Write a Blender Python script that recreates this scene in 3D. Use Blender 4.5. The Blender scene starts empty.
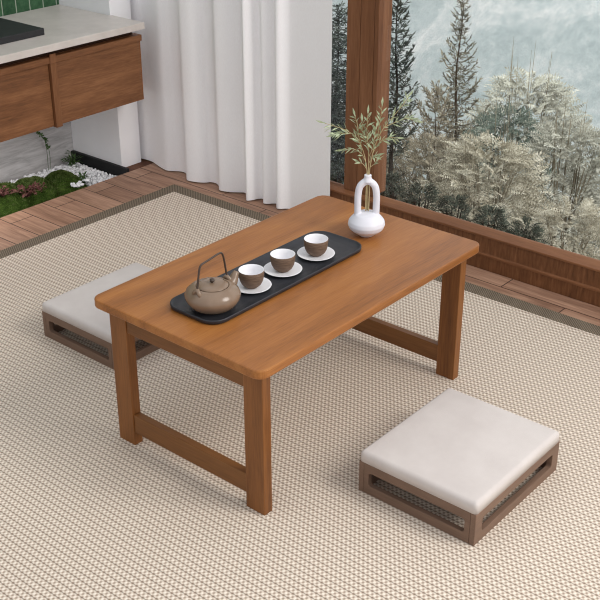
import bpy, bmesh, math, random
from mathutils import Vector, Matrix
sc = bpy.context.scene
COL = sc.collection
PI = math.pi
R = math.radians

# ------------------------------------------------------------------ helpers
def lin(c):
    return tuple((x / 255 / 12.92 if x / 255 <= .04045 else ((x / 255 + .055) / 1.055) ** 2.4) for x in c) + (1,)

def link(o, parent=None):
    COL.objects.link(o)
    if parent is not None:
        o.parent = parent
    return o

def tag(o, label=None, cat=None, group=None, kind=None):
    if label: o['label'] = label
    if cat: o['category'] = cat
    if group: o['group'] = group
    if kind: o['kind'] = kind
    return o

def empty(name, loc, label, cat, group=None, rz=0):
    o = bpy.data.objects.new(name, None)
    o.empty_display_size = .05
    o.location = loc
    o.rotation_euler = (0, 0, rz)
    link(o)
    return tag(o, label, cat, group)

def obj(name, bm, mat, parent=None, smooth=False, loc=(0, 0, 0), bevel=0, segs=2, kind=None):
    me = bpy.data.meshes.new(name)
    bmesh.ops.recalc_face_normals(bm, faces=bm.faces[:])
    bm.to_mesh(me)
    bm.free()
    for m in (mat if isinstance(mat, (list, tuple)) else [mat]):
        me.materials.append(m)
    if smooth:
        for p in me.polygons: p.use_smooth = True
    o = bpy.data.objects.new(name, me)
    o.location = loc
    link(o, parent)
    if bevel:
        b = o.modifiers.new('bevel', 'BEVEL')
        b.width = bevel; b.segments = segs; b.limit_method = 'ANGLE'; b.angle_limit = R(35)
        b.harden_normals = False
    if kind: o['kind'] = kind
    return o

def obj_py(name, V, F, mat, parent=None, loc=(0, 0, 0), mi=None, smooth=False):
    me = bpy.data.meshes.new(name)
    me.from_pydata([tuple(v) for v in V], [], F)
    for m in (mat if isinstance(mat, (list, tuple)) else [mat]):
        me.materials.append(m)
    if mi: me.polygons.foreach_set('material_index', mi)
    if smooth:
        for p in me.polygons: p.use_smooth = True
    me.update()
    o = bpy.data.objects.new(name, me)
    o.location = loc
    return link(o, parent)

def copy_tree(o, parent=None):
    c = o.copy()
    COL.objects.link(c)
    c.parent = parent
    for ch in list(o.children):
        copy_tree(ch, c)
    return c

def box(bm, x0, x1, y0, y1, z0, z1, mi=0):
    vs = [bm.verts.new(p) for p in [(x0, y0, z0), (x1, y0, z0), (x1, y1, z0), (x0, y1, z0),
                                    (x0, y0, z1), (x1, y0, z1), (x1, y1, z1), (x0, y1, z1)]]
    for f in [(0, 3, 2, 1), (4, 5, 6, 7), (0, 1, 5, 4), (1, 2, 6, 5), (2, 3, 7, 6), (3, 0, 4, 7)]:
        bm.faces.new([vs[i] for i in f]).material_index = mi
    return bm

def B(*a):
    return box(bmesh.new(), *a)

def lathe(prof, segs=56, bm=None, c=(0, 0, 0)):
    """prof: (r, z) pairs; r=0 closes the end"""
    bm = bm or bmesh.new()
    rings = []
    for r, z in prof:
        if r < 1e-7:
            rings.append([bm.verts.new((c[0], c[1], c[2] + z))])
        else:
            rings.append([bm.verts.new((c[0] + r * math.cos(2 * PI * i / segs), c[1] + r * math.sin(2 * PI * i / segs), c[2] + z)) for i in range(segs)])
    for a, b in zip(rings, rings[1:]):
        for i in range(segs):
            j = (i + 1) % segs
            if len(a) == 1 and len(b) == 1: continue
            if len(a) == 1: bm.faces.new((a[0], b[i], b[j]))
            elif len(b) == 1: bm.faces.new((a[i], a[j], b[0]))
            else: bm.faces.new((a[i], a[j], b[j], b[i]))
    return bm

def spline(pts, n):
    """Catmull-Rom through the points, n samples per span"""
    P = [Vector(p) for p in pts]
    P = [P[0] * 2 - P[1]] + P + [P[-1] * 2 - P[-2]]
    out = []
    for k in range(1, len(P) - 2):
        for i in range(n):
            t = i / n
            a, b, c, d = P[k - 1:k + 3]
            out.append(.5 * ((2 * b) + (c - a) * t + (2 * a - 5 * b + 4 * c - d) * t * t + (3 * b - a - 3 * c + d) * t ** 3))
    out.append(P[-2])
    return out

def tube(bm, pts, rad, segs=10, caps=True):
    """rad: number or list, one per point"""
    P = [Vector(p) for p in pts]
    n = len(P)
    rings = []
    ref = None
    for i in range(n):
        t = (P[min(i + 1, n - 1)] - P[max(i - 1, 0)]).normalized()
        if ref is None:
            ref = t.orthogonal().normalized()
        ref = (ref - t * ref.dot(t))
        if ref.length < 1e-6: ref = t.orthogonal()
        ref.normalize()
        bi = t.cross(ref)
        r = rad[i] if isinstance(rad, (list, tuple)) else rad
        rings.append([bm.verts.new(P[i] + (ref * math.cos(2 * PI * k / segs) + bi * math.sin(2 * PI * k / segs)) * r) for k in range(segs)])
    for a, b in zip(rings, rings[1:]):
        for k in range(segs):
            j = (k + 1) % segs
            bm.faces.new((a[k], a[j], b[j], b[k]))
    if caps:
        bm.faces.new(rings[0][::-1]); bm.faces.new(rings[-1])
    return bm

def rrect(x0, x1, y0, y1, r, n=8):
    out = []
    for cx, cy, a0 in ((x1 - r, y0 + r, -PI / 2), (x1 - r, y1 - r, 0), (x0 + r, y1 - r, PI / 2), (x0 + r, y0 + r, PI)):
        for i in range(n + 1):
            a = a0 + PI / 2 * i / n
            out.append((cx + r * math.cos(a), cy + r * math.sin(a)))
    return out

def prism(poly, z0, z1, bm=None):
    bm = bm or bmesh.new()
    lo = [bm.verts.new((x, y, z0)) for x, y in poly]
    hi = [bm.verts.new((x, y, z1)) for x, y in poly]
    n = len(poly)
    bm.faces.new(lo[::-1]); bm.faces.new(hi)
    for i in range(n):
        j = (i + 1) % n
        bm.faces.new((lo[i], lo[j], hi[j], hi[i]))
    return bm

def leaf(V, F, p, d, n, ln, wd, droop=0):
    d = d.normalized()
    s_ = d.cross(n)
    if s_.length < 1e-5: s_ = d.orthogonal()
    s_.normalize()
    i = len(V)
    m = p + d * ln * .5
    V += [p, m + s_ * wd / 2 + n * 0, p + d * ln - Vector((0, 0, droop)), m - s_ * wd / 2]
    F.append((i, i + 1, i + 2, i + 3))

# ------------------------------------------------------------------ materials
class NT:
    def __init__(s, name):
        s.m = bpy.data.materials.new(name); s.m.use_nodes = True
        s.t = s.m.node_tree; s.n = s.t.nodes; s.l = s.t.links
        s.b = s.n['Principled BSDF']
    def add(s, t, **k):
        x = s.n.new(t)
        for a, v in k.items(): setattr(x, a, v)
        return x
    def link(s, a, b): s.l.new(a, b)
    def coord(s, scale=(1, 1, 1), rot=(0, 0, 0), loc=(0, 0, 0), kind='Object'):
        c = s.add('ShaderNodeTexCoord'); m = s.add('ShaderNodeMapping')
        m.inputs['Scale'].default_value = scale; m.inputs['Rotation'].default_value = rot; m.inputs['Location'].default_value = loc
        s.link(c.outputs[kind], m.inputs['Vector'])
        return m.outputs['Vector']
    def noise(s, vec, scale=5, detail=4, rough=.5, dist=0):
        x = s.add('ShaderNodeTexNoise')
        x.inputs['Scale'].default_value = scale; x.inputs['Detail'].default_value = detail
        x.inputs['Roughness'].default_value = rough; x.inputs['Distortion'].default_value = dist
        if vec is not None: s.link(vec, x.inputs['Vector'])
        return x.outputs['Fac']
    def ramp(s, fac, stops):
        r = s.add('ShaderNodeValToRGB')
        e = r.color_ramp.elements
        while len(e) < len(stops): e.new(.5)
        for el, (p, c) in zip(e, stops):
            el.position = p; el.color = lin(c)
        s.link(fac, r.inputs['Fac'])
        return r.outputs['Color']
    def mix(s, fac, a, b, mode='MIX'):
        x = s.add('ShaderNodeMix', data_type='RGBA', blend_type=mode)
        for v, i in ((fac, 0), (a, 6), (b, 7)):
            if hasattr(v, 'is_linked') or isinstance(v, bpy.types.NodeSocket): s.link(v, x.inputs[i])
            else: x.inputs[i].default_value = v
        return x.outputs[2]
    def math(s, op, a, b=None):
        x = s.add('ShaderNodeMath', operation=op)
        for i, v in enumerate((a, b)):
            if v is None: continue
            if isinstance(v, bpy.types.NodeSocket): s.link(v, x.inputs[i])
            else: x.inputs[i].default_value = v
        return x.outputs[0]
    def bump(s, h, strength=.2, dist=.01):
        x = s.add('ShaderNodeBump')
        x.inputs['Strength'].default_value = strength; x.inputs['Distance'].default_value = dist
        s.link(h, x.inputs['Height']); s.link(x.outputs['Normal'], s.b.inputs['Normal'])
    def color(s, c): 
        if isinstance(c, bpy.types.NodeSocket): s.link(c, s.b.inputs['Base Color'])
        else: s.b.inputs['Base Color'].default_value = lin(c)
    def set(s, rough=.5, spec=.5, metal=0):
        s.b.inputs['Roughness'].default_value = rough
        s.b.inputs['Specular IOR Level'].default_value = spec
        s.b.inputs['Metallic'].default_value = metal

def plain(name, c, rough=.5, spec=.4, metal=0, var=0, vscale=30):
    s = NT(name)
    s.set(rough, spec, metal)
    if var:
        f = s.noise(s.coord(), vscale, 3)
        s.color(s.ramp(f, [(.3, tuple(max(0, x - var) for x in c)), (.7, tuple(min(255, x + var) for x in c))]))
    else: s.color(c)
    return s.m

def wood(name, dark, mid, light, axis='x', rough=.45, spec=.35, fine=220, broad=14, stretch=14, contrast=(.3, .52, .72), bump=.05):
    s = NT(name)
    sv = {'x': (1 / stretch, 1, 1), 'y': (1, 1 / stretch, 1), 'z': (1, 1, 1 / stretch)}[axis]
    v = s.coord(sv)
    a = s.noise(v, broad, 4, .55, 1.2)
    b = s.noise(v, fine, 3, .6)
    f = s.math('ADD', s.math('MULTIPLY', a, .62), s.math('MULTIPLY', b, .38))
    s.color(s.ramp(f, [(contrast[0], dark), (contrast[1], mid), (contrast[2], light)]))
    s.set(rough, spec)
    if bump: s.bump(b, bump, .002)
    return s.m

M = {}
M['top'] = wood('table_wood_top', (125, 76, 34), (155, 98, 47), (173, 117, 61), 'x', .4, .4, 240, 12, 16, (.32, .5, .7))
M['leg'] = wood('table_wood_leg', (98, 59, 28), (128, 80, 39), (147, 97, 51), 'z', .45, .35, 240, 12, 16, (.32, .5, .7))  # darker than the top: shade below the tabletop mixed into the colour
M['rail'] = wood('table_wood_rail', (92, 57, 28), (118, 76, 39), (136, 91, 50), 'y', .45, .35, 240, 12, 16, (.32, .5, .7))  # same table wood with the shade under the top painted in
M['cab'] = wood('walnut_cabinet', (86, 55, 34), (120, 79, 50), (146, 101, 67), 'x', .5, .3, 190, 9, 10, (.32, .5, .68))
M['cabv'] = wood('walnut_upright', (88, 55, 34), (120, 79, 50), (144, 99, 66), 'z', .5, .3, 190, 9, 10)
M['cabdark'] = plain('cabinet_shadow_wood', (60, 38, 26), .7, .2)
M['post'] = wood('post_wood', (94, 60, 38), (124, 82, 54), (146, 102, 70), 'z', .5, .3, 200, 14, 14)
M['sill'] = wood('sill_wood', (106, 68, 43), (134, 89, 59), (154, 107, 74), 'y', .5, .3, 200, 12, 12)
M['sillv'] = wood('sill_face_wood', (90, 57, 36), (120, 79, 51), (144, 98, 66), 'z', .5, .3, 150, 60, 6)
M['stool'] = wood('stool_wood', (104, 82, 68), (122, 97, 81), (140, 113, 95), 'x', .5, .3, 200, 10, 14)
M['stooly'] = wood('stool_wood_side', (104, 82, 68), (122, 97, 81), (140, 113, 95), 'y', .5, .3, 200, 10, 14)
M['dark_wood'] = wood('threshold_wood', (70, 42, 28), (92, 58, 40), (110, 72, 50), 'y', .6, .2)

# floor planks running along y
s = NT('floor_planks')
vec = s.coord(rot=(0, 0, R(90)))
br = s.add('ShaderNodeTexBrick')
br.inputs['Scale'].default_value = 1
br.inputs['Brick Width'].default_value = .62; br.inputs['Row Height'].default_value = .1
br.inputs['Mortar Size'].default_value = .0022; br.inputs['Mortar Smooth'].default_value = .2
br.offset = .37
br.inputs['Color1'].default_value = (.25, .25, .25, 1); br.inputs['Color2'].default_value = (.8, .8, .8, 1)
s.link(vec, br.inputs['Vector'])
v2 = s.coord((1, 1 / 12, 1))
g = s.noise(v2, 26, 5, .6, 1.5)
g2 = s.noise(v2, 150, 3, .6)
f = s.math('ADD', s.math('MULTIPLY', g, .55), s.math('MULTIPLY', g2, .3))
f = s.math('ADD', f, s.math('MULTIPLY', br.outputs['Color'], .18))
colr = s.ramp(f, [(.3, (108, 79, 63)), (.5, (154, 118, 97)), (.68, (190, 152, 128))])
s.color(s.mix(br.outputs['Fac'], colr, lin((66, 44, 34))))
s.set(.55, .3); s.bump(g2, .06, .002)
M['floor'] = s.m

# woven rug
def woven(name, px, py, lo, mid, hi, line, groove, bumpd=.002):
    s = NT(name)
    c = s.add('ShaderNodeTexCoord'); sp = s.add('ShaderNodeSeparateXYZ'); s.link(c.outputs['Object'], sp.inputs[0])
    a = s.math('COSINE', s.math('MULTIPLY', sp.outputs['X'], 2 * PI / px))
    b = s.math('SINE', s.math('MULTIPLY', sp.outputs['Y'], 2 * PI / py))
    w = s.math('MULTIPLY', a, b)                       # checker of raised strands
    w = s.math('MULTIPLY', s.math('ADD', w, 1), .5)
    n = s.noise(c.outputs['Object'], 300, 2)
    w = s.math('ADD', s.math('MULTIPLY', w, .8), s.math('MULTIPLY', n, .2))
    col = s.ramp(w, [(.12, lo), (.42, mid), (.72, hi)])
    # darker groove between the strand rows
    a2 = s.math('ABSOLUTE', s.math('SINE', s.math('MULTIPLY', sp.outputs['X'], PI / px)))
    k = s.math('POWER', a2, 16)
    col = s.mix(s.math('MULTIPLY', k, line), col, lin(groove))
    s.color(col); s.set(.95, .1); s.bump(w, .5, bumpd)
    return s.m
M['rug'] = woven('rug_weave', .0160, .0120, (162, 144, 129), (204, 188, 172), (236, 225, 211), .7, (118, 100, 85))
M['rug_border'] = woven('rug_border_weave', .009, .009, (58, 50, 42), (104, 93, 80), (150, 137, 120), .3, (58, 50, 42))

M['white_wall'] = plain('white_plaster', (242, 241, 243), .8, .2, 0, 3, 8)
M['curtain'] = None
s = NT('curtain_linen')
f = s.noise(s.coord((60, 60, 8)), 12, 4, .6)
s.color(s.ramp(f, [(.35, (245, 243, 244)), (.65, (250, 249, 250))])); s.set(.9, .1)
f2 = s.noise(s.coord((1, 1, 1)), 420, 2); s.bump(f2, .08, .002)
M['curtain'] = s.m

# back wall: green glazed tiles above, grey streaked stone boards below
s = NT('green_tiles')
vec = s.coord(rot=(R(90), 0, 0), loc=(-.042, 0, 0))
br = s.add('ShaderNodeTexBrick'); br.offset = 0
br.inputs['Scale'].default_value = 1
br.inputs['Brick Width'].default_value = .0645; br.inputs['Row Height'].default_value = .2
br.inputs['Mortar Size'].default_value = .0022; br.inputs['Mortar Smooth'].default_value = .1
br.inputs['Color1'].default_value = lin((26, 66, 40)); br.inputs['Color2'].default_value = lin((62, 104, 70))
br.inputs['Mortar'].default_value = lin((176, 184, 170))
s.link(vec, br.inputs['Vector'])
s.color(s.mix(.3, br.outputs['Color'], s.ramp(s.noise(s.coord(), 60, 3), [(.3, (24, 60, 38)), (.7, (80, 120, 84))])))
s.set(.25, .5)
M['tile'] = s.m
s = NT('grey_stone_boards')
f = s.noise(s.coord((1.2, 1, 9)), 5, 6, .65, .8)
s.color(s.ramp(f, [(.3, (160, 157, 157)), (.55, (200, 197, 197)), (.75, (216, 214, 214))])); s.set(.7, .2)
M['stone'] = s.m
s = NT('worktop_stone')
f = s.noise(s.coord(), 12, 5, .6)
s.color(s.ramp(f, [(.3, (196, 188, 182)), (.7, (212, 204, 198))])); s.set(.35, .4)
M['worktop'] = s.m
M['slab'] = plain('black_slab', (46, 46, 48), .5, .3, 0, 4, 60)
M['edging'] = plain('black_edging', (26, 26, 28), .6, .3)
M['tray'] = plain('charcoal_tray', (44, 45, 50), .42, .4, 0, 3, 80)
M['clay'] = plain('taupe_clay', (128, 107, 89), .2, .5, 0, 4, 40)
M['clay_dark'] = plain('dark_bronze', (62, 48, 40), .4, .5)
s = NT('brown_cup_glaze')
f = s.noise(s.coord((1, 1, 8)), 60, 3)
s.color(s.ramp(f, [(.3, (92, 72, 58)), (.7, (122, 99, 82))])); s.set(.6, .3); s.bump(f, .2, .001)
M['cup'] = s.m
M['porcelain'] = plain('white_porcelain', (236, 235, 238), .3, .45)
M['vase'] = plain('white_ceramic', (226, 226, 234), .45, .35)
s = NT('cushion_fabric')
f = s.noise(s.coord(), 9, 5, .6)
s.color(s.ramp(f, [(.3, (199, 191, 187)), (.7, (210, 203, 199))])); s.set(.95, .1)
f2 = s.noise(s.coord(), 500, 2); s.bump(f2, .12, .002)
M['cushion'] = s.m
M['stem'] = plain('olive_stem', (176, 160, 122), .7, .2, 0, 12, 40)
M['olive'] = plain('olive_leaf', (166, 178, 144), .6, .3, 0, 28, 90)
M['metal'] = plain('bright_bolt', (190, 180, 165), .3, .5, 1)
s = NT('moss')
v = s.coord()
f = s.noise(v, 30, 6, .7); f3 = s.noise(v, 260, 3, .7)
s.color(s.ramp(s.math('ADD', s.math('MULTIPLY', f, .5), s.math('MULTIPLY', f3, .5)), [(.3, (30, 40, 18)), (.5, (62, 84, 34)), (.7, (106, 128, 60))]))
s.set(1, .05); s.bump(f3, 1, .006)
M['moss'] = s.m
M['moss_shoot'] = plain('moss_shoot', (78, 92, 42), 1, .05, 0, 36, 32)
M['pebble'] = plain('white_pebble', (246, 246, 249), .6, .3, 0, 6, 30)
M['soil'] = plain('dark_soil', (44, 36, 28), 1, .05, 0, 14, 60)
M['red_leaf'] = plain('red_brown_leaf', (96, 58, 54), .7, .2, 0, 26, 70)
M['green_leaf'] = plain('green_leaf', (66, 92, 48), .7, .2, 0, 18, 60)
M['twig'] = plain('pale_twig', (140, 110, 92), .8, .1)
M['bark'] = plain('bark', (84, 70, 58), .9, .1, 0, 14, 20)
M['pale_bark'] = plain('pale_bark', (128, 120, 102), .9, .1, 0, 14, 20)  # bark lightened to stand in for haze over the shrubs
M['bark_dark'] = plain('dark_bark', (48, 44, 40), .9, .1, 0, 8, 20)

# glass pane: clear with a fresnel mirror
s = NT('window_glass')
tr = s.add('ShaderNodeBsdfTransparent'); tr.inputs['Color'].default_value = (.97, .98, .975, 1)
gl = s.add('ShaderNodeBsdfGlossy'); gl.inputs['Roughness'].default_value = .02
fr = s.add('ShaderNodeFresnel'); fr.inputs['IOR'].default_value = 1.35
mx = s.add('ShaderNodeMixShader')
s.link(fr.outputs[0], mx.inputs[0]); s.link(tr.outputs[0], mx.inputs[1]); s.link(gl.outputs[0], mx.inputs[2])
s.link(mx.outputs[0], s.n['Material Output'].inputs['Surface'])
M['glass'] = s.m

# ------------------------------------------------------------------ camera (solved from the table and rug)
f_px, pitch, yaw = 1103.325, .4723, -.8696
Cc = Vector((-1.4479, -1.3294, 1.5741))
F_ = Vector((-math.sin(yaw) * math.cos(pitch), math.cos(yaw) * math.cos(pitch), -math.sin(pitch)))
R_ = Vector((math.cos(yaw), math.sin(yaw), 0))
U_ = R_.cross(F_)
cam = bpy.data.cameras.new('camera')
cam.sensor_width = 36; cam.lens = 36 * f_px / 600
cam.clip_start = .05; cam.clip_end = 200
co = bpy.data.objects.new('camera', cam)
co.matrix_world = Matrix(((R_.x, U_.x, -F_.x, Cc.x), (R_.y, U_.y, -F_.y, Cc.y), (R_.z, U_.z, -F_.z, Cc.z), (0, 0, 0, 1)))
link(co)
sc.camera = co

# ------------------------------------------------------------------ the setting
GT = -.004                                            # floor level; the rug's top is z = 0
obj('floor', B(-2.2, 1.475, -2.6, 1.935, -.16, GT), M['floor'], kind='structure')
obj('trim_1', B(1.345, 1.72, 1.937, 2.06, -.16, GT), M['dark_wood'], kind='structure')
obj('ground_bed', B(-2.2, 1.33, 1.936, 2.289, -.2, -.065), M['soil'], kind='structure')
bm = bmesh.new()
box(bm, -2.2, 1.345, 2.29, 2.39, -.2, .607, 0)
box(bm, -2.2, 1.345, 2.29, 2.39, .607, 2.4, 1)
obj('wall_back', bm, [M['stone'], M['tile']], kind='structure')
obj('wall_right', B(1.346, 1.452, 1.985, 2.39, -.2, 2.4), M['white_wall'], kind='structure')
obj('trim_2', B(1.452, 1.461, 1.999, 2.06, GT, 2.4), M['white_wall'], kind='structure')
bm = bmesh.new()
box(bm, 1.462, 1.60, 2.062, 2.39, -.2, 2.4); box(bm, 1.5215, 1.60, 1.702, 2.0615, GT, 2.4)
obj('wall_left', bm, M['white_wall'], kind='structure')
obj('floor', B(1.4755, 1.5212, 1.702, 1.9365, -.16, GT), M['dark_wood'], kind='structure')
obj('baseboard_right', B(1.331, 1.3455, 1.94, 2.289, -.1, .008), M['edging'], kind='structure')

# window wall: plinth with two ledges, posts and glass
bm = bmesh.new()
box(bm, 1.478, 1.6, -2.6, 1.70, -.16, .043)
obj('baseboard_window', bm, M['sillv'], kind='structure')
bm = bmesh.new()
prof = [(1.474, .0435), (1.474, .052), (1.481, .054), (1.481, .109), (1.474, .111), (1.474, .118), (1.516, .1265), (1.526, .1265), (1.526, .0435)]
y0, y1 = -2.6, 1.70
a = [bm.verts.new((x, y0, z)) for x, z in prof]; b = [bm.verts.new((x, y1, z)) for x, z in prof]
bm.faces.new(a); bm.faces.new(b[::-1])
for i in range(len(prof)):
    j = (i + 1) % len(prof)
    fc = bm.faces.new((a[i], a[j], b[j], b[i]))
    fc.material_index = 1 if i in (2,) else 0
obj('trim_3', bm, [M['sill'], M['sillv']], kind='structure', bevel=.0015)
# post: front boards with two grooves
bm = bmesh.new()
for ya, yb in ((.818, .8355), (.8370, .8930), (.8945, .950)):
    box(bm, 1.497, 1.52, ya, yb, .124, 2.4)
box(bm, 1.5205, 1.57, .8185, .9495, .128, 2.4)
obj('trim_4', bm, M['post'], kind='structure', bevel=.0012)
def window(name, ya, yb):
    fr = bmesh.new()
    box(fr, 1.522, 1.545, ya, yb, 2.36, 2.4)
    w = obj(name, fr, M['sill'], kind='structure')
    obj_py('pane', [(1.5212, ya, .1266), (1.5212, yb, .1266), (1.5212, yb, 2.3598), (1.5212, ya, 2.3598)], [(0, 1, 2, 3)], M['glass'], w)
window('window_1', .9505, 1.70)
window('window_2', -2.55, .8175)

# ------------------------------------------------------------------ rug
rug = empty('rug', (0, 0, GT), 'large beige woven rug with dark taupe border under the low table', 'rug')
x0, x1, yy0, yy1, bw, th = -1.6, 1.3533, -2.3, 1.6864, .0565, .004
obj('woven_field', B(x0 + bw, x1 - bw, yy0 + bw, yy1 - bw, 0, th), M['rug'], rug)
bm = bmesh.new()
box(bm, x0, x1, yy1 - bw, yy1, 0, th); box(bm, x0, x1, yy0, yy0 + bw, 0, th)
box(bm, x0, x0 + bw, yy0 + bw, yy1 - bw, 0, th); box(bm, x1 - bw, x1, yy0 + bw, yy1 - bw, 0, th)
obj('border', bm, M['rug_border'], rug)

# ------------------------------------------------------------------ low table
L, W, H, TK = .8642, .539, .40, .0222
li, wi, tl, tw = .0321, .0248, .0262, .0565
tb = empty('low_table', (L / 2, W / 2, 0), 'low rectangular wooden tea table with rounded corners and two open end frames', 'table')
off = Vector((-L / 2, -W / 2, 0))
def tpart(name, bm, mat, bevel=.0015):
    bmesh.ops.translate(bm, verts=bm.verts[:], vec=off)
    return obj(name, bm, mat, tb, bevel=bevel)
tpart('tabletop', prism(rrect(-.001, L + .001, -.001, W + .001, .027), H - TK, H), M['top'], .0035)
for lx in (li, L - li - tl):
    for ly in (wi, W - wi - tw):
        tpart('leg', B(lx, lx + tl, ly, ly + tw, 0, H - TK - .0003), M['leg'])
    tpart('apron', B(lx + .003, lx + tl - .003, wi + tw + .0002, W - wi - tw - .0002, .318, H - TK - .0003), M['rail'])
    tpart('stretcher', B(lx + .003, lx + tl - .003, wi + tw + .0002, W - wi - tw - .0002, .037, .089), M['rail'])
bm = lathe([(0, -.001), (.0035, -.001), (.0035, .0035), (0, .0045)], 12)
bmesh.ops.rotate(bm, verts=bm.verts[:], matrix=Matrix.Rotation(R(90), 3, 'X'))
bmesh.ops.translate(bm, verts=bm.verts[:], vec=(L - li - tl + .006, wi - .0012, .366))
tpart('bolt', bm, M['metal'], 0)

# ------------------------------------------------------------------ floor stools
def slot_panel(w, h, t, r, u0, u1, z0, z1):
    """upright panel in the x-z plane, thickness t along y, one rounded slot"""
    bm = bmesh.new()
    outer = [(0, 0), (w, 0), (w, h), (0, h)]
    inner = rrect(u0, u1, z0, z1, r, 6)
    ed = []
    for loop in (outer, inner):
        vs = [bm.verts.new((x, 0, z)) for x, z in loop]
        ed += [bm.edges.new((vs[i], vs[(i + 1) % len(vs)])) for i in range(len(vs))]
    bmesh.ops.triangle_fill(bm, edges=ed, use_beauty=True)
    g = bmesh.ops.extrude_face_region(bm, geom=bm.faces[:])
    bmesh.ops.translate(bm, verts=[v for v in g['geom'] if isinstance(v, bmesh.types.BMVert)], vec=(0, t, 0))
    return bm

def cushion_bm(w, d, z0, h, rc=.009, re=.011, n=40):
    bm = bmesh.new()
    def samples(l):
        s_ = [l / 2 - re * (1 - math.cos(a * PI / 2 / 6)) for a in range(6)]
        inner = l / 2 - re
        k = n // 4
        pos = s_ + [inner * (1 - i / k) for i in range(k)]
        return [-p for p in pos] + [0] + pos[::-1]
    X, Y = samples(w), samples(d)
    def pt(x, y):
        ax, ay = w / 2 - rc, d / 2 - rc
        dx, dy = abs(x) - ax, abs(y) - ay
        if dx > 0 and dy > 0:
            q = max(dx, dy) / math.hypot(dx, dy)
            dx *= q; dy *= q
            dist = rc - math.hypot(dx, dy)
            x = math.copysign(ax + dx, x); y = math.copysign(ay + dy, y)
        else: dist = min(w / 2 - abs(x), d / 2 - abs(y))
        u, v = 2 * x / w, 2 * y / d
        e = max(0, min(1, dist / re))
        z = z0 + h - re + re * math.sqrt(max(0, 1 - (1 - e) ** 2)) + .006 * (1 - u * u) * (1 - v * v)
        return x, y, z
    g = [[bm.verts.new(pt(x, y)) for x in X] for y in Y]
    for i in range(len(Y) - 1):
        for j in range(len(X) - 1):
            bm.faces.new((g[i][j], g[i][j + 1], g[i + 1][j + 1], g[i + 1][j]))
    rim = g[0] + [r[-1] for r in g[1:]] + g[-1][-2::-1] + [r[0] for r in g[-2:0:-1]]
    lo = [bm.verts.new((v.co.x, v.co.y, z0)) for v in rim]
    for i in range(len(rim)):
        j = (i + 1) % len(rim)
        bm.faces.new((rim[j], rim[i], lo[i], lo[j]))
    bm.faces.new(lo)
    return bm

sL, sW, sH, pt_ = .3704, .3166, .0833, .014
st = empty('floor_stool', (.2475, -.3937, 0), 'square low floor stool with pale cushion standing alone in front of the table', 'floor stool', 'cushioned floor stools beside the tea table')
# long panels (along x)
for y in (0, sW - pt_):
    obj('side_panel', slot_panel(sL, sH, pt_, .007, .03, sL - .03, .024, .060), M['stool'], st, loc=(0, y, 0), bevel=.0014)
for x in (pt_, sL):
    bm = slot_panel(sW - 2 * pt_ - .0004, sH, pt_, .007, .014, sW - 2 * pt_ - .014, .024, .060)
    bmesh.ops.rotate(bm, verts=bm.verts[:], matrix=Matrix.Rotation(R(90), 3, 'Z'))
    obj('side_panel', bm, M['stooly'], st, loc=(x, pt_ + .0002, 0), bevel=.0014)
# seat board just under the cushion
obj('seat_board', B(pt_ + .0003, sL - pt_ - .0003, pt_ + .0003, sW - pt_ - .0003, .069, .0828), M['stool'], st)
obj('cushion', cushion_bm(sL - .0004, sW - .0004, 0, .0285), M['cushion'], st, smooth=True, loc=(sL / 2, sW / 2, .0835))
st2 = copy_tree(st)
st2.location = (.2435, .768, 0)
tag(st2, 'square low floor stool with pale cushion partly hidden behind the left end of the table', 'floor stool')

# ------------------------------------------------------------------ tea things
TH = H
def tray_bm(x0, x1, y0, y1):
    bm = bmesh.new()
    r = .042
    loops = []
    for ins, z in ((.006, 0), (.0012, .003), (0, .0105), (.0008, .012), (.003, .012), (.0045, .0105), (.009, .0062), (.03, .006)):
        loops.append([bm.verts.new((x, y, z)) for x, y in rrect(x0 + ins, x1 - ins, y0 + ins, y1 - ins, r - ins, 8)])
    n = len(loops[0])
    for a, b in zip(loops, loops[1:]):
        for i in range(n):
            j = (i + 1) % n
            bm.faces.new((a[i], a[j], b[j], b[i]))
    bm.faces.new(loops[0][::-1]); bm.faces.new(loops[-1])
    return bm
ty = obj('tea_tray', tray_bm(-.283, .283, -.0835, .0835), M['tray'], loc=(.3585, .289, TH), smooth=False, bevel=0)
for p in ty.data.polygons: p.use_smooth = len(p.vertices) == 4
tag(ty, 'long black tray with rounded corners holding the tea set on the table', 'tray')
TZ = TH + .0062

# saucers
sprof = [(0, 0), (.024, 0), (.026, .001), (.040, .0042), (.0472, .0072), (.0478, .0084), (.0466, .0086), (.040, .0062), (.026, .0032), (0, .003)]
spots = [((.2745, .2755), 'white saucer nearest the teapot, under the first brown cup', 'brown teacup with white inside closest to the teapot'),
         ((.3895, .277), 'middle white saucer of the three on the black tray', 'middle brown teacup of three, white inside'),
         ((.513, .2735), 'white saucer farthest from the teapot, toward the vase', 'brown teacup farthest from the teapot, nearest the white vase')]
sau = obj('saucer', lathe(sprof, 48), M['porcelain'], smooth=True)
tag(sau, None, 'saucer', 'white saucers on the tray')
cup = empty('teacup', (0, 0, 0), None, 'teacup', 'small brown teacups on the tray')
cprof = [(0, 0), (.0140, 0), (.0152, .001), (.0222, .008), (.0266, .017), (.0288, .028), (.0296, .0425), (.0290, .0432)]
obj('cup_body', lathe(cprof, 48), M['cup'], cup, smooth=True)
obj('white_lining', lathe([(.0290, .0432), (.0283, .0434), (.0274, .0425), (.0268, .030), (.0244, .019), (.018, .010), (.009, .006), (0, .0055)], 48), M['porcelain'], cup, smooth=True)
for i, ((cx, cy), ls, lc) in enumerate(spots):
    a = sau if i == 0 else copy_tree(sau)
    a.location = (cx, cy, TZ); a['label'] = ls
    c = cup if i == 0 else copy_tree(cup)
    c.location = (cx, cy, TZ + .0033); c.scale = (1.05, 1.05, 1.02); c['label'] = lc

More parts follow.
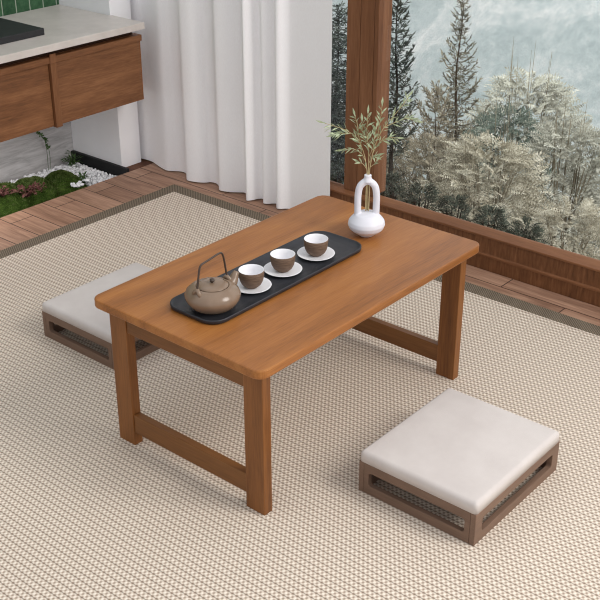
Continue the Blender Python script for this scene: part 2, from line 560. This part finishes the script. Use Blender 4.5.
# teapot
pot = empty('teapot', (.143, .275, TZ), 'round taupe clay teapot with tall thin bronze handle on the tray', 'teapot')
pprof = [(0, 0), (.040, 0), (.043, .0015), (.057, .012), (.066, .027), (.0675, .037), (.0635, .047), (.053, .0565), (.042, .0612), (.0405, .0612), (.0395, .0602), (.038, .059), (0, .0588)]
pot.scale = (.955, .955, .93)
obj('body', lathe(pprof, 72), M['clay'], pot, smooth=True)
lid = obj('lid', lathe([(0, .0593), (.0375, .0597), (.0388, .061), (.0384, .0624), (.03, .0652), (.016, .0672), (0, .0678)], 56), M['clay'], pot, smooth=True)
obj('knob', lathe([(0, .067), (.0028, .067), (.003, .069), (.0058, .0715), (.0062, .0745), (.0045, .0775), (0, .0785)], 24), M['clay_dark'], lid, smooth=True)
bm = bmesh.new()
sp_pts = spline([(.042, 0, .028), (.060, 0, .037), (.071, 0, .047), (.078, 0, .058), (.084, 0, .067)], 6)
tube(bm, sp_pts, [.0215 - .0150 * (i / (len(sp_pts) - 1)) ** .8 for i in range(len(sp_pts))], 16)
obj('spout', bm, M['clay'], pot, smooth=True)
hx = .048
for sgn in (-1, 1):
    bm = bmesh.new()
    tube(bm, [(sgn * (hx + .004), -.012, .050), (sgn * (hx + .004), -.006, .061), (sgn * (hx + .001), 0, .066), (sgn * (hx + .004), .006, .061), (sgn * (hx + .004), .012, .050)], [.0044, .0052, .0058, .0052, .0044], 10)
    obj('lug', bm, M['clay'], pot, smooth=True)
bm = bmesh.new()
hp = [(-hx - .003, 0, .061), (-hx + .001, 0, .085), (-hx + .007, 0, .115), (-hx + .013, 0, .1265), (-hx + .026, 0, .1295), (0, 0, .1325), (hx - .024, 0, .136), (hx - .013, 0, .1335), (hx - .007, 0, .121), (hx - .001, 0, .088), (hx + .003, 0, .061)]
hs = spline(hp, 5)
tube(bm, hs, .0025, 10)
obj('handle', bm, M['clay_dark'], pot, smooth=True)

# vase: bulb foot and an open loop above it, one skin
vx, vy = .711, .2645
ax = Vector((.645, -.764, 0))                        # the loop's plane faces the camera side of the room
bm = bmesh.new()
lathe([(0, .001), (.019, .0), (.0215, .002), (.0225, .005), (.034, .011), (.0452, .021), (.0492, .032), (.047, .042), (.039, .052), (.031, .060), (.018, .0645), (0, .0655)], 48, bm)
arch = [ax * sx_ + Vector((0, 0, z_)) for sx_, z_ in ((-.0238, .050), (-.0242, .085), (-.0238, .115), (-.0180, .1390), (0, .1512), (.0180, .1390), (.0238, .115), (.0242, .085), (.0238, .050))]
ap = spline(arch, 8)
tube(bm, ap, .0092, 16)
lathe([(0, .150), (.0135, .150), (.0105, .158), (.0092, .163), (.0098, .168), (.0098, .1692), (0, .1692)], 24, bm)
va = obj('vase', bm, M['vase'], loc=(vx, vy, TH), smooth=True)
rm = va.modifiers.new('skin', 'REMESH'); rm.mode = 'VOXEL'; rm.voxel_size = .0016; rm.use_smooth_shade = True
sm = va.modifiers.new('soft', 'SMOOTH'); sm.iterations = 6; sm.factor = .5
tag(va, 'white ceramic vase with an open loop neck at the far end of the table', 'vase')

# olive branches standing in the vase
rng = random.Random(4)
vd = ax; up = Vector((0, 0, 1)); dp = Vector((.764, .645, 0))
def P(u, z, w=0): return ax * u + up * z + dp * w
def olive(name_lab, main, twigs, seed, nleaf):
    rg = random.Random(seed)
    bm = bmesh.new(); V, F = [], []
    def run(pts, r0, r1, leaves, start):
        sp = spline(pts, 7)
        n = len(sp)
        tube(bm, sp, [r0 + (r1 - r0) * i / (n - 1) for i in range(n)], 7)
        for k in range(leaves):
            t = start + (1 - start) * (k + rg.random() * .6) / leaves
            q = min(n - 2, int(t * (n - 1)))
            p = sp[q].lerp(sp[q + 1], t * (n - 1) - q) if t < 1 else sp[-1]
            dr = (sp[q + 1] - sp[q]).normalized()
            side = Vector((rg.uniform(-1, 1), rg.uniform(-1, 1), rg.uniform(-.5, .8))).normalized()
            side = (side - dr * side.dot(dr)).normalized()
            d = dr * rg.uniform(.6, 1.1) + side * rg.uniform(.5, .95)
            leaf(V, F, p, d, Vector((rg.uniform(-1, 1), rg.uniform(-1, 1), rg.uniform(.2, 1))).normalized(), rg.uniform(.015, .030), rg.uniform(.0036, .0062), .002)
        leaf(V, F, sp[-1], sp[-1] - sp[-2], dp, .026, .006)
    run(main, .0017, .0007, int(nleaf * 1.9), .55)
    for tw_, nl in twigs:
        run(tw_, .0010, .0005, int(nl * 1.6), .18)
    o = obj('olive_branch', bm, M['stem'], loc=(vx, vy, TH), smooth=True)
    tag(o, name_lab, 'branch', 'olive branches in the white vase')
    fo = obj_py('foliage', V, F, M['olive'], o)
    return o
olive('olive branch leaning left toward the curtain from the vase',
      [P(-.003, .068), P(-.0035, .12), P(-.002, .166), P(-.006, .200), P(-.016, .238), P(-.036, .272), P(-.067, .291), P(-.112, .306)],
      [([P(-.007, .205), P(-.020, .228), P(-.040, .238), P(-.062, .236)], 11), ([P(-.018, .243), P(-.026, .27), P(-.030, .30), P(-.036, .322)], 12),
       ([P(-.045, .279), P(-.066, .280), P(-.085, .276)], 9), ([P(-.004, .185), P(-.013, .197), P(-.02, .201)], 3)], 11, 13)
olive('upright middle olive branch in the vase, the shortest and leafiest',
      [P(.001, .068, .004), P(0, .12, .003), P(.0005, .166), P(.001, .21), P(-.002, .25), P(-.006, .285), P(-.004, .325, .01)],
      [([P(0, .215), P(.010, .245, -.01), P(.012, .272, -.02), P(.016, .30, -.025)], 13), ([P(-.001, .24), P(-.014, .27, .01), P(-.018, .305, .01)], 11),
       ([P(.001, .20), P(.012, .215), P(.018, .218)], 4)], 23, 14)
olive('olive branch leaning right over the window post from the vase',
      [P(.004, .068), P(.005, .12), P(.003, .166), P(.007, .205), P(.015, .245), P(.034, .29), P(.060, .325), P(.083, .355), P(.094, .372)],
      [([P(.010, .225), P(.026, .255), P(.048, .268), P(.066, .268)], 10), ([P(.038, .296), P(.064, .308), P(.092, .318), P(.112, .314)], 13),
       ([P(.022, .265), P(.024, .295), P(.028, .322), P(.03, .35)], 13), ([P(.006, .19), P(.016, .198), P(.02, .205)], 3)], 37, 14)

# ------------------------------------------------------------------ cabinet, worktop, slab
cab = empty('floating_cabinet', (.78, 2.06, .31), 'walnut wall-hung cabinet with plain drawer fronts above the pebble bed', 'cabinet')
def cpart(name, bm, mat, bevel=.001):
    bmesh.ops.translate(bm, verts=bm.verts[:], vec=(-.78, -2.06, -.31))
    return obj(name, bm, mat, cab, bevel=bevel)
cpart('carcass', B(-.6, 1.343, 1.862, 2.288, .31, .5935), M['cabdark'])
cpart('side_panel', B(1.3432, 1.364, 1.8617, 1.98, .31, .5660), M['cab'])
cpart('top_rail', B(-.6, 1.364, 1.832, 1.8615, .543, .566), M['cab'])
cpart('divider', B(.926, .953, 1.829, 1.8615, .308, .5425), M['cabv'])
cpart('divider_cap', B(.926, .953, 1.829, 1.8318, .5427, .576), M['cabv'])
cpart('drawer_front', B(.2145, .9245, 1.842, 1.8615, .312, .5425), M['cab'])
cpart('drawer_front', B(-.6, .1855, 1.842, 1.8615, .312, .5425), M['cab'])
cpart('divider', B(.187, .213, 1.829, 1.8615, .308, .5425), M['cabv'])
cpart('drawer_front', B(.9545, 1.364, 1.842, 1.8615, .312, .5425), M['cab'])
wt = obj('worktop', prism([(-.62, 1.798), (1.352, 1.798), (1.352, 1.98), (1.3445, 1.98), (1.3445, 2.2885), (-.62, 2.2885)], .5945, .62), M['worktop'], bevel=.0015)
tag(wt, 'long pale stone worktop on the floating walnut cabinet', 'worktop')
sl = obj('counter_slab', B(.5, .987, 1.925, 2.23, .6202, .644), M['slab'], bevel=.002)
tag(sl, 'flat matt black rectangular slab lying on the pale worktop', 'slab')

# ------------------------------------------------------------------ pebble bed with moss
rng = random.Random(7)
def moss_h(x, y, c):
    (cx, cy, rx, ry, h) = c
    q = ((x - cx) / rx) ** 2 + ((y - cy) / ry) ** 2
    return h * math.sqrt(max(0, 1 - q)) if q < 1 else 0
mounds = [((.79, 2.08, .18, .145, .128), 'mossy mound nearest the left edge of the bed under the cabinet'),
          ((.965, 2.075, .115, .13, .104), 'middle mossy mound between red plants and white pebbles'),
          ((1.115, 2.085, .095, .125, .086), 'mossy mound beside the white pebbles, farthest right of the three')]
def noise3(x, y, k):
    return math.sin(x * 61 + k) * math.sin(y * 53 + k * 2) * .5 + math.sin(x * 131 + k * 3) * math.sin(y * 117 + k) * .3
for k, (c, lab) in enumerate(mounds):
    bm = bmesh.new()
    cx, cy, rx, ry, h = c
    rings = []
    N = 40
    for i in range(13):
        t = i / 12
        ring = []
        for j in range(N):
            a = 2 * PI * j / N
            wob = 1 + .07 * math.sin(3 * a + k * 2) + .05 * math.sin(5 * a + k)
            x, y = t * rx * wob * math.cos(a), t * ry * wob * math.sin(a)
            y = max(1.9375 - cy, min(2.287 - cy, y))
            z = h * (1 - t ** 2.4) * (1 + .10 * noise3(x + cx, y + cy, k)) 
            ring.append((x, y, z))
        rings.append(ring)
    top = bm.verts.new((0, 0, h))
    vr = [[bm.verts.new(p) for p in r] for r in rings[1:]]
    for j in range(N): bm.faces.new((top, vr[0][j], vr[0][(j + 1) % N]))
    for a, b in zip(vr, vr[1:]):
        for j in range(N): bm.faces.new((a[j], b[j], b[(j + 1) % N], a[(j + 1) % N]))
    bmesh.ops.remove_doubles(bm, verts=bm.verts[:], dist=1e-5)
    o = obj('moss_mound', bm, M['moss'], loc=(cx, cy, -.066), smooth=True)
    tag(o, lab, 'moss', 'moss mounds in the bed')
    # short moss shoots over the mound
    vs_ = [v.co.copy() for v in o.data.vertices]
    rgm = random.Random(k + 70)
    V, F = [], []
    fl = [p for p in o.data.polygons]
    for q in range(5200):
        p = fl[rgm.randrange(len(fl))]
        c_ = [vs_[i_] for i_ in p.vertices]
        w_ = [rgm.random() for _ in c_]
        t_ = sum(w_)
        pt = sum((v_ * (ww / t_) for v_, ww in zip(c_, w_)), Vector())
        if not (1.942 < pt.y + cy < 2.28): continue
        leaf(V, F, pt - p.normal * .001, p.normal + Vector((rgm.uniform(-1, 1), rgm.uniform(-1, 1), rgm.uniform(-.4, 1))) * .8, Vector((rgm.uniform(-1, 1), rgm.uniform(-1, 1), .3)).normalized(), rgm.uniform(.004, .008), .0022)
    so = obj_py('moss_shoots', V, F, M['moss_shoot'], o)
    so['kind'] = 'stuff'


# white gravel: nobody could count it
bm = bmesh.new()
rg = random.Random(3)
pts = []
base = bmesh.new(); bmesh.ops.create_icosphere(base, subdivisions=1, radius=1)
bv = [v.co.copy() for v in base.verts]; bf = [[v.index for v in f.verts] for f in base.faces]; base.free()
V, F = [], []
cnt = 0
while cnt < 2600:
    x = rg.uniform(.70, 1.328); y = rg.uniform(1.945, 2.283)
    lay = rg.random()
    z = -.052 + lay * .020
    if x < 1.19 and y < 2.16 - max(0, x - 1.08) * .8: continue
    if x < .95 and y < 2.22: continue
    r = rg.uniform(.0048, .0085)
    sx, sy, sz = r * rg.uniform(.75, 1.25), r * rg.uniform(.75, 1.25), r * rg.uniform(.6, .95)
    x = min(x, 1.318); y = max(1.95, min(2.276, y))
    rot = Matrix.Rotation(rg.uniform(0, 6.28), 3, 'Z') @ Matrix.Rotation(rg.uniform(-.6, .6), 3, 'X')
    n0 = len(V)
    for v in bv:
        q = rot @ Vector((v.x * sx, v.y * sy, v.z * sz)) * rg.uniform(.9, 1.1)
        V.append((x + q.x, y + q.y, z + q.z))
    F += [[i + n0 for i in f] for f in bf]
    cnt += 1
g = obj_py('gravel', V, F, M['pebble'], smooth=True)
tag(g, 'bed of small white pebbles under the floating cabinet', 'gravel', kind='stuff')

# pale pebbles on the dark hollow beside the third mound, red groundcover, fern sprigs
def plant(name, lab, cat, loc, n, spread, height, lw, mats, seed, stems=6, twig='twig', flat=.3):
    rg = random.Random(seed)
    bm = bmesh.new()
    V, F = [], []
    for i in range(stems):
        a = rg.uniform(0, 2 * PI); rr = rg.uniform(.4, 1)
        e = Vector((math.cos(a) * spread[0] * rr, math.sin(a) * spread[1] * rr, height * rg.uniform(.4, 1)))
        mid = Vector((e.x * .4, e.y * .4, e.z * rg.uniform(.7, 1.1)))
        sp = spline([Vector((0, 0, 0)), mid, e], 5)
        tube(bm, sp, [.0014 - .0008 * k / (len(sp) - 1) for k in range(len(sp))], 5)
        for j in range(n):
            k = rg.randrange(1, len(sp))
            p = sp[k]
            d = Vector((rg.uniform(-1, 1), rg.uniform(-1, 1), rg.uniform(-.2, .6)))
            leaf(V, F, p, d, Vector((rg.uniform(-flat, flat), rg.uniform(-flat, flat), 1)).normalized(), lw[0] * rg.uniform(.7, 1.2), lw[1] * rg.uniform(.7, 1.2))
    o = obj(name, bm, M[twig], loc=loc, smooth=True)
    tag(o, lab, cat)
    obj_py('foliage', V, F, mats, o)
    return o
plant('groundcover_plant', 'reddish brown creeping plant between two mossy mounds under the cabinet', 'plant', (.885, 2.005, .005), 16, (.10, .075), .055, (.015, .010), M['red_leaf'], 5, 16)
plant('groundcover_plant', 'dark red creeping plant at the left edge of the mossy bed', 'plant', (.775, 2.015, .035), 18, (.07, .05), .035, (.014, .010), M['red_leaf'], 8, 9)
plant('leafy_tuft', 'small dark green tuft in the hollow beside the white pebbles', 'plant', (1.165, 2.03, -.05), 14, (.045, .05), .05, (.022, .008), M['green_leaf'], 9, 12, 'green_leaf')
plant('leafy_tuft', 'dark green tuft in the far corner against the black edging', 'plant', (1.29, 2.235, -.05), 12, (.04, .04), .07, (.03, .006), M['green_leaf'], 12, 9, 'green_leaf')
# trailing sprig against the stone wall
bm = bmesh.new(); V, F = [], []
rgs = random.Random(2)
for pts in ([(1.19, 2.27, -.06), (1.192, 2.268, .03), (1.185, 2.262, .09), (1.165, 2.258, .125), (1.148, 2.255, .15)],
            [(1.197, 2.27, -.06), (1.203, 2.266, .02), (1.195, 2.262, .075), (1.18, 2.258, .115)]):
    sp = spline([Vector(p) - Vector((1.19, 2.27, -.06)) for p in pts], 6)
    tube(bm, sp, .0011, 5)
    for j in range(26):
        p = sp[-1 - rgs.randrange(0, 8)]
        leaf(V, F, p, Vector((rgs.uniform(-1, 1), rgs.uniform(-.6, .1), rgs.uniform(-.9, .4))), Vector((rgs.uniform(-.5, .5), -1, rgs.uniform(-.2, .6))).normalized(), .014, .006)
o = obj('fern_sprig', bm, M['green_leaf'], loc=(1.19, 2.27, -.06), smooth=True)
tag(o, 'thin curving green sprig rising from the pebbles against the grey wall', 'plant')
obj_py('foliage', V, F, M['green_leaf'], o)
# bright pebbles set in the hollow, each its own
rg = random.Random(21)
pm = bpy.data.meshes.new('pebble')
pm.from_pydata([tuple(v) for v in bv], [], bf); pm.materials.append(M['pebble'])
for p in pm.polygons: p.use_smooth = True
pm.update()
for i in range(14):
    o = bpy.data.objects.new('pebble', pm)
    o.location = (1.135 + rg.uniform(-.038, .05), 1.985 + rg.uniform(-.012, .024) + .01, -.008 + rg.uniform(-.006, .005))
    r = rg.uniform(.006, .010)
    o.scale = (r * 1.3, r, r * .7); o.rotation_euler = (0, 0, rg.uniform(0, 3))
    link(o)
    tag(o, 'loose white pebble lying on the dark hollow of the rightmost mossy mound', 'pebble', 'pebbles on the mossy hollow')

# ------------------------------------------------------------------ curtain
hem = [(1.466, 2.03), (1.474, 1.985), (1.474, 1.940), (1.452, 1.872), (1.441, 1.822), (1.452, 1.795), (1.466, 1.775), (1.470, 1.745), (1.450, 1.710), (1.422, 1.686),
       (1.416, 1.668), (1.426, 1.630), (1.444, 1.602), (1.462, 1.588), (1.464, 1.560), (1.446, 1.530), (1.424, 1.508), (1.421, 1.490), (1.434, 1.455), (1.452, 1.430), (1.464, 1.410),
       (1.452, 1.385), (1.420, 1.362), (1.411, 1.348), (1.425, 1.336), (1.452, 1.326), (1.462, 1.312), (1.448, 1.295), (1.431, 1.283), (1.436, 1.266), (1.454, 1.250), (1.458, 1.240), (1.442, 1.226), (1.426, 1.212), (1.428, 1.198), (1.444, 1.184), (1.452, 1.170), (1.454, 1.150), (1.456, 1.10), (1.458, 1.04), (1.459, .984)]
cs = spline([Vector((x, y, 0)) for x, y in hem], 6)
bm = bmesh.new()
zs = [.001, .1, .3, .6, .9, 1.2, 1.6, 2.0, 2.38]
rows = []
for z in zs:
    rows.append([bm.verts.new((p.x + (.003 * math.sin(p.y * 40 + z * 3) * z if p.y > 1.2 else 0), p.y, z + max(0, 1.17 - p.y) * .52 * max(0, 1 - z / 1.2))) for p in cs])
for a, b in zip(rows, rows[1:]):
    for i in range(len(a) - 1):
        bm.faces.new((a[i], a[i + 1], b[i + 1], b[i]))
cur = obj('curtain', bm, M['curtain'], smooth=True)
tag(cur, 'floor-length white pleated curtain hanging beside the tall window', 'curtain')
# ------------------------------------------------------------------ outdoors
def terrain(name, prof, ys, mat, amp, seed):
    rg = random.Random(seed)
    V, F = [], []
    for x, z in prof:
        for y in ys:
            V.append((x + rg.uniform(-amp, amp) * (x > 2), y, z + rg.uniform(-amp, amp) * (x > 2)))
    n = len(ys)
    for i in range(len(prof) - 1):
        for j in range(n - 1):
            F.append((i * n + j, (i + 1) * n + j, (i + 1) * n + j + 1, i * n + j + 1))
    o = obj_py(name, V, F, mat, smooth=True)
    o['kind'] = 'structure'
    return o
s = NT('slope_earth')
f = s.noise(s.coord(), 6, 6, .7)
s.color(s.ramp(f, [(.35, (48, 44, 36)), (.6, (88, 82, 68))])); s.set(1, .05)
M['slope'] = s.m
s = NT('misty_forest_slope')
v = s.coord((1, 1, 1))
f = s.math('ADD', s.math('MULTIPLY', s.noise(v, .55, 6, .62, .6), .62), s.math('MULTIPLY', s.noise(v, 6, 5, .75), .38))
s.color(s.ramp(f, [(.36, (138, 160, 160)), (.5, (190, 204, 203)), (.62, (238, 241, 238))])); s.set(1, .0)  # fog and pale cloud blotches painted into the slope's colour
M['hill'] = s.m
ys = [-10 + i for i in range(36)]
terrain('ground', [(1.601, -.10), (1.9, -.2), (2.5, -.5), (3.2, -.82), (4, -1.2), (5, -1.72), (6, -2.3), (7.5, -3.3), (9, -4.3), (11, -5.4), (13, -6)], ys, M['slope'], .05, 1)
terrain('hillside', [(12, -7), (14, -5.5), (16, -3.6), (18, -1.8), (20, .0), (23, 2.6), (27, 6), (32, 9)], ys + [26, 28, 31, 35], M['hill'], .25, 2)

# crowns made of small leaf blades
def leaves_mat(name, lo, mid, hi, scale=14):
    s = NT(name)
    v = s.coord()
    f = s.math('ADD', s.math('MULTIPLY', s.noise(v, scale, 3), .5), s.math('MULTIPLY', s.noise(v, scale * 9, 2), .5))
    s.color(s.ramp(f, [(.36, lo), (.5, mid), (.64, hi)])); s.set(.9, .1)
    return s.m
M['pine_mist'] = leaves_mat('misty_needles', (96, 92, 80), (128, 124, 108), (168, 164, 146))  # needle colour whitened to carry the haze
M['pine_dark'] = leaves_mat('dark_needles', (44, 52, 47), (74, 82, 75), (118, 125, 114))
M['frost'] = leaves_mat('pale_fronds', (118, 111, 95), (178, 172, 152), (224, 219, 202))  # cream fronds, with haze mixed into the colour
M['frost_top'] = leaves_mat('frosted_fronds', (118, 116, 104), (164, 163, 149), (206, 205, 192))  # washed-out greys stand in for haze over the fronds
M['frond_dark'] = leaves_mat('shaded_fronds', (58, 68, 62), (92, 102, 92), (136, 144, 130))  # the dark green bush's own leaf colour
M['brown_mist'] = leaves_mat('brown_twigs_leaf', (92, 85, 72), (134, 126, 108), (176, 168, 148))  # brown leaves greyed and paled by painted haze
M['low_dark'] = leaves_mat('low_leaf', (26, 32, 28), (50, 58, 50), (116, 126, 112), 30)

def root_for(name, lab, cat, loc, group):
    return empty(name, loc, lab, cat, group)

def conifer(lab, loc, h, rad, nb, matl, matb, seed, start=.05, droop=.12, needle=.03, group='trees beyond the window', twigs=7, lift=.3, expo=.75):
    rg = random.Random(seed)
    t = root_for('conifer', lab, 'tree', loc, group)
    bm = bmesh.new()
    tk = [Vector((math.sin(i * 1.3 + seed) * .006 * h, math.cos(i * 1.7 + seed) * .006 * h, h * i / 8)) for i in range(9)]
    tube(bm, tk, [max(.003, .02 * h * (1 - i / 8.2)) * .6 for i in range(9)], 7)
    V, F = [], []
    def needles(a, b, n):
        tan = (b - a).normalized()
        for k in range(n):
            p = a.lerp(b, (k + rg.random()) / n)
            side = tan.cross(up) if abs(tan.z) < .95 else Vector((1, 0, 0))
            side = side.normalized() * rg.choice((-1, 1))
            d = tan * rg.uniform(.5, 1) + side * rg.uniform(.3, 1) + up * rg.uniform(-.5, .6)
            leaf(V, F, p, d, Vector((rg.uniform(-.8, .8), rg.uniform(-.8, .8), 1)).normalized(), needle * rg.uniform(.6, 1.4), needle * .27)
    needles(Vector((0, 0, h * .85)), Vector((0, 0, h)), 60)
    for b in range(nb):
        u = start + (1 - start) * (b + rg.random()) / nb
        z = h * u
        ln = rad * (1 - u) ** expo * rg.uniform(.6, 1.15) + .06 * rad
        a = b * 2.4 + rg.uniform(-.5, .5)
        dr = Vector((math.cos(a), math.sin(a), 0))
        o0 = Vector((0, 0, z))
        pts = [o0 + dr * ln * k / 5 + up * (-droop * ln * math.sin(k / 5 * PI * .6) * 1.2 + (lift * ln * (k / 5) ** 2.2)) for k in range(6)]
        tube(bm, pts, [max(.0015, .004 * h * (1 - u) * (1 - k / 5.5)) for k in range(6)], 4)
        for p, q in zip(pts, pts[1:]):
            needles(p, q, max(2, int((q - p).length / needle * 5)))
        nt = max(1, int(twigs * (1 - u) ** .6))
        for k in range(nt):
            g_ = .15 + .8 * (k + rg.random()) / nt
            i = min(4, int(g_ * 5))
            p = pts[i].lerp(pts[i + 1], g_ * 5 - i)
            tan = (pts[i + 1] - pts[i]).normalized()
            side = tan.cross(up).normalized() * (1 if k % 2 else -1)
            e = p + (tan * rg.uniform(.5, .9) + side * rg.uniform(.5, 1) + up * rg.uniform(-.3, .25)) * ln * (1.1 - g_) * .55
            needles(p, e, max(3, int((e - p).length / needle * 6)))
    obj('trunk', bm, matb, t, smooth=True)
    obj_py('crown', V, F, matl, t)
    return t

def frond_shrub(lab, loc, rx, ry, h, nf, fl, matl, seed, name='shrub', cat='shrub', group='shrubs beyond the window', lw=.26, ups=.5):
    rg = random.Random(seed)
    t = root_for(name, lab, cat, loc, group)
    bm = bmesh.new()
    V, F = [], []
    for i in range(16 if h > .5 else 8):
        a = i * 2.4
        if i > 7:
            u0, v0 = math.cos(a) * rg.uniform(.05, .5), math.sin(a) * rg.uniform(.05, .5)
            tube(bm, [Vector((u0 * rx, v0 * ry, h * .3)), Vector((u0 * rx * 1.1, v0 * ry * 1.2, h * .8)), Vector((u0 * rx * 1.3, v0 * ry * 1.3, h * rg.uniform(1, 1.15)))], [.003 * h + .001, .002 * h + .001, .001], 4)
            continue
        tube(bm, [Vector((0, 0, 0)), Vector((math.cos(a) * rx * .25, math.sin(a) * ry * .25, h * .4)), Vector((math.cos(a) * rx * .55, math.sin(a) * ry * .55, h * .82))], [.012 * h + .003, .007 * h + .002, .002], 5)
    for k in range(nf):
        a = rg.uniform(0, 2 * PI); zz = rg.uniform(.04, 1); q = rg.uniform(.12, 1) ** .5
        rr = math.sqrt(max(.01, 1 - (max(0, zz - .25) / .76) ** 2.2)) * q
        rr *= 1 + .16 * math.sin(3 * a + seed + 5 * zz)
        p0 = Vector((math.cos(a) * rx * rr, math.sin(a) * ry * rr, h * zz * .95))
        tw = rg.uniform(-.6, .6)
        out = Vector((math.cos(a + tw), math.sin(a + tw), ups * rg.uniform(-.7, 1.4) + .7 * (zz > .75))).normalized()
        ln = fl * rg.uniform(.6, 1.25)
        pts = [p0 + out * ln * j / 7 + up * (-.32 * ln * (j / 7) ** 2) for j in range(8)]
        nrm = Vector((rg.uniform(-1.3, .3), rg.uniform(-.8, .8), rg.uniform(.2, 1))).normalized()
        for j in range(1, 8):
            tan = (pts[j] - pts[j - 1]).normalized()
            sd = tan.cross(nrm).normalized()
            w = ln * lw * math.sin(PI * (j + .6) / 9)
            for s_ in (-1, 1):
                leaf(V, F, pts[j], tan * .55 + sd * s_, nrm, w * rg.uniform(.8, 1.2), w * .34)
        leaf(V, F, pts[-1], pts[-1] - pts[-2], nrm, ln * .2, ln * .06)
    obj('stem', bm, M['pale_bark'] if name == 'shrub' else M['bark_dark'], t, smooth=True)
    obj_py('foliage', V, F, matl, t)
    return t

def gz(x):
    pr = [(1.601, -.10), (1.9, -.2), (2.5, -.5), (3.2, -.82), (4, -1.2), (5, -1.72), (6, -2.3), (7.5, -3.3), (9, -4.3)]
    for (a, za), (b, zb) in zip(pr, pr[1:]):
        if a <= x <= b: return za + (zb - za) * (x - a) / (b - a) - .05
    return -.1
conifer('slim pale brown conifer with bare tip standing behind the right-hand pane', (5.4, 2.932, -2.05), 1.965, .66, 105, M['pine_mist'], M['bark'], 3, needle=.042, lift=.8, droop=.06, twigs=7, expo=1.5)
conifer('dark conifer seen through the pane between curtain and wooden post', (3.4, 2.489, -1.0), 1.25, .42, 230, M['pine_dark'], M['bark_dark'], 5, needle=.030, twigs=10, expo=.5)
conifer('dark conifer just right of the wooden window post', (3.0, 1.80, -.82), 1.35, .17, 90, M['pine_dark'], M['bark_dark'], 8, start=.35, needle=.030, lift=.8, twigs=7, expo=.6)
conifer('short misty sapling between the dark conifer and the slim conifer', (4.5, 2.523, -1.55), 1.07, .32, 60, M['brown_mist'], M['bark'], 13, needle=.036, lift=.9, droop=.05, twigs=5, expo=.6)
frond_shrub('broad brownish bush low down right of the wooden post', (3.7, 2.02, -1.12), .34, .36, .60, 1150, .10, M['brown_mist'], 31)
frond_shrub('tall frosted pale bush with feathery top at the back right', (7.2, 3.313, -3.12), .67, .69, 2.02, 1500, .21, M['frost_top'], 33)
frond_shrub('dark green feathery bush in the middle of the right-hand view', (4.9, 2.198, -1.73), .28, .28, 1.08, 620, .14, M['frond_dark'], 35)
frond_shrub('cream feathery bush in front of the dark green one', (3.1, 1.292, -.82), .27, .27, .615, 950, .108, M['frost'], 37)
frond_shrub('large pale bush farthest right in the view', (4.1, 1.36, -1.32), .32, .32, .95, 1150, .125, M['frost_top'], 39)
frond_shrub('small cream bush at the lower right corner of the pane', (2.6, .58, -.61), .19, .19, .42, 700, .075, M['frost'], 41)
low = [(1.86, 1.24, 'low dark leafy plant behind the left pane beside the post'), (1.9, 1.03, 'low dark plant right against the foot of the wooden post'),
       (1.9, .88, 'low dark plant second right of the wooden post behind the sill'), (1.9, .73, 'low dark plant behind the sill, midway between post and cream bush'),
       (1.92, .58, 'low dark plant behind the sill just left of the cream bush'), (1.92, .43, 'low dark plant behind the sill under the cream bush')]
for i, (x, y, lab) in enumerate(low):
    frond_shrub(lab, (x, y, gz(x)), .058, .055, (.30, .29, .285, .275, .27, .26)[i], 420, .045, M['low_dark'], 50 + i, 'low_plant', 'plant', 'low plants behind the sill')

# mist bank hanging in the valley between the trees and the far slope
s = NT('valley_mist')
s.n.remove(s.b)
vs = s.add('ShaderNodeVolumeScatter')
vs.inputs['Color'].default_value = (.93, .97, 1, 1); vs.inputs['Density'].default_value = .08
s.link(vs.outputs[0], s.n['Material Output'].inputs['Volume'])
mist = obj('mist', B(8.7, 13.5, -9, 24, -7.5, 4), s.m)
tag(mist, 'pale mist filling the valley between trees and far slope', 'mist', kind='stuff')

# ------------------------------------------------------------------ light
w = bpy.data.worlds.new('sky'); sc.world = w; w.use_nodes = True
bg = w.node_tree.nodes['Background']
tc = w.node_tree.nodes.new('ShaderNodeTexCoord'); sx = w.node_tree.nodes.new('ShaderNodeSeparateXYZ')
rp = w.node_tree.nodes.new('ShaderNodeMapRange')
rp.inputs['From Min'].default_value = -1; rp.inputs['From Max'].default_value = .6
rp.inputs['To Min'].default_value = .76; rp.inputs['To Max'].default_value = 1.05
w.node_tree.links.new(tc.outputs['Generated'], sx.inputs[0])
w.node_tree.links.new(sx.outputs['X'], rp.inputs['Value'])
w.node_tree.links.new(rp.outputs[0], bg.inputs['Strength'])
bg.inputs['Color'].default_value = (.95, .97, 1, 1)
def area(name, loc, target, size, energy, color=(1, 1, 1), spread=180):
    l = bpy.data.lights.new(name, 'AREA'); l.shape = 'DISK'; l.size = size; l.energy = energy; l.color = color; l.spread = R(spread)
    o = bpy.data.objects.new(name, l); o.location = loc
    o.rotation_euler = (Vector(target) - Vector(loc)).to_track_quat('-Z', 'Y').to_euler()
    return link(o)
area('ceiling_lamp', (1.6, -3.5, 3.3), (.5, .6, .2), 2.6, 165, (1, .95, .89))  # large soft key light from high on the right
area('garden_lamp', (4, 3, 9), (15, 7, -3), 5, 800, (.97, 1, 1), 120)  # added unseen fill light that brightens the far slope and trees
l_ = area('cabinet_lamp', (.80, 2.02, .305), (.82, 2.06, 0), .1, 2.2, (1, .97, .94))  # added unseen fill under the cabinet, lifts the dark white panel
l_.data.shape = 'RECTANGLE'; l_.data.size = .9; l_.data.size_y = .08; l_.rotation_euler = (0, R(-12), 0)
sc.view_settings.exposure = .15
sc.view_settings.view_transform = 'Standard'
sc.view_settings.look = 'None'
sc.cycles.use_denoising = True
sc.cycles.pixel_filter_type = 'BLACKMAN_HARRIS'
sc.cycles.filter_width = 1.1
sc.cycles.max_bounces = 8
sc.cycles.transparent_max_bounces = 12
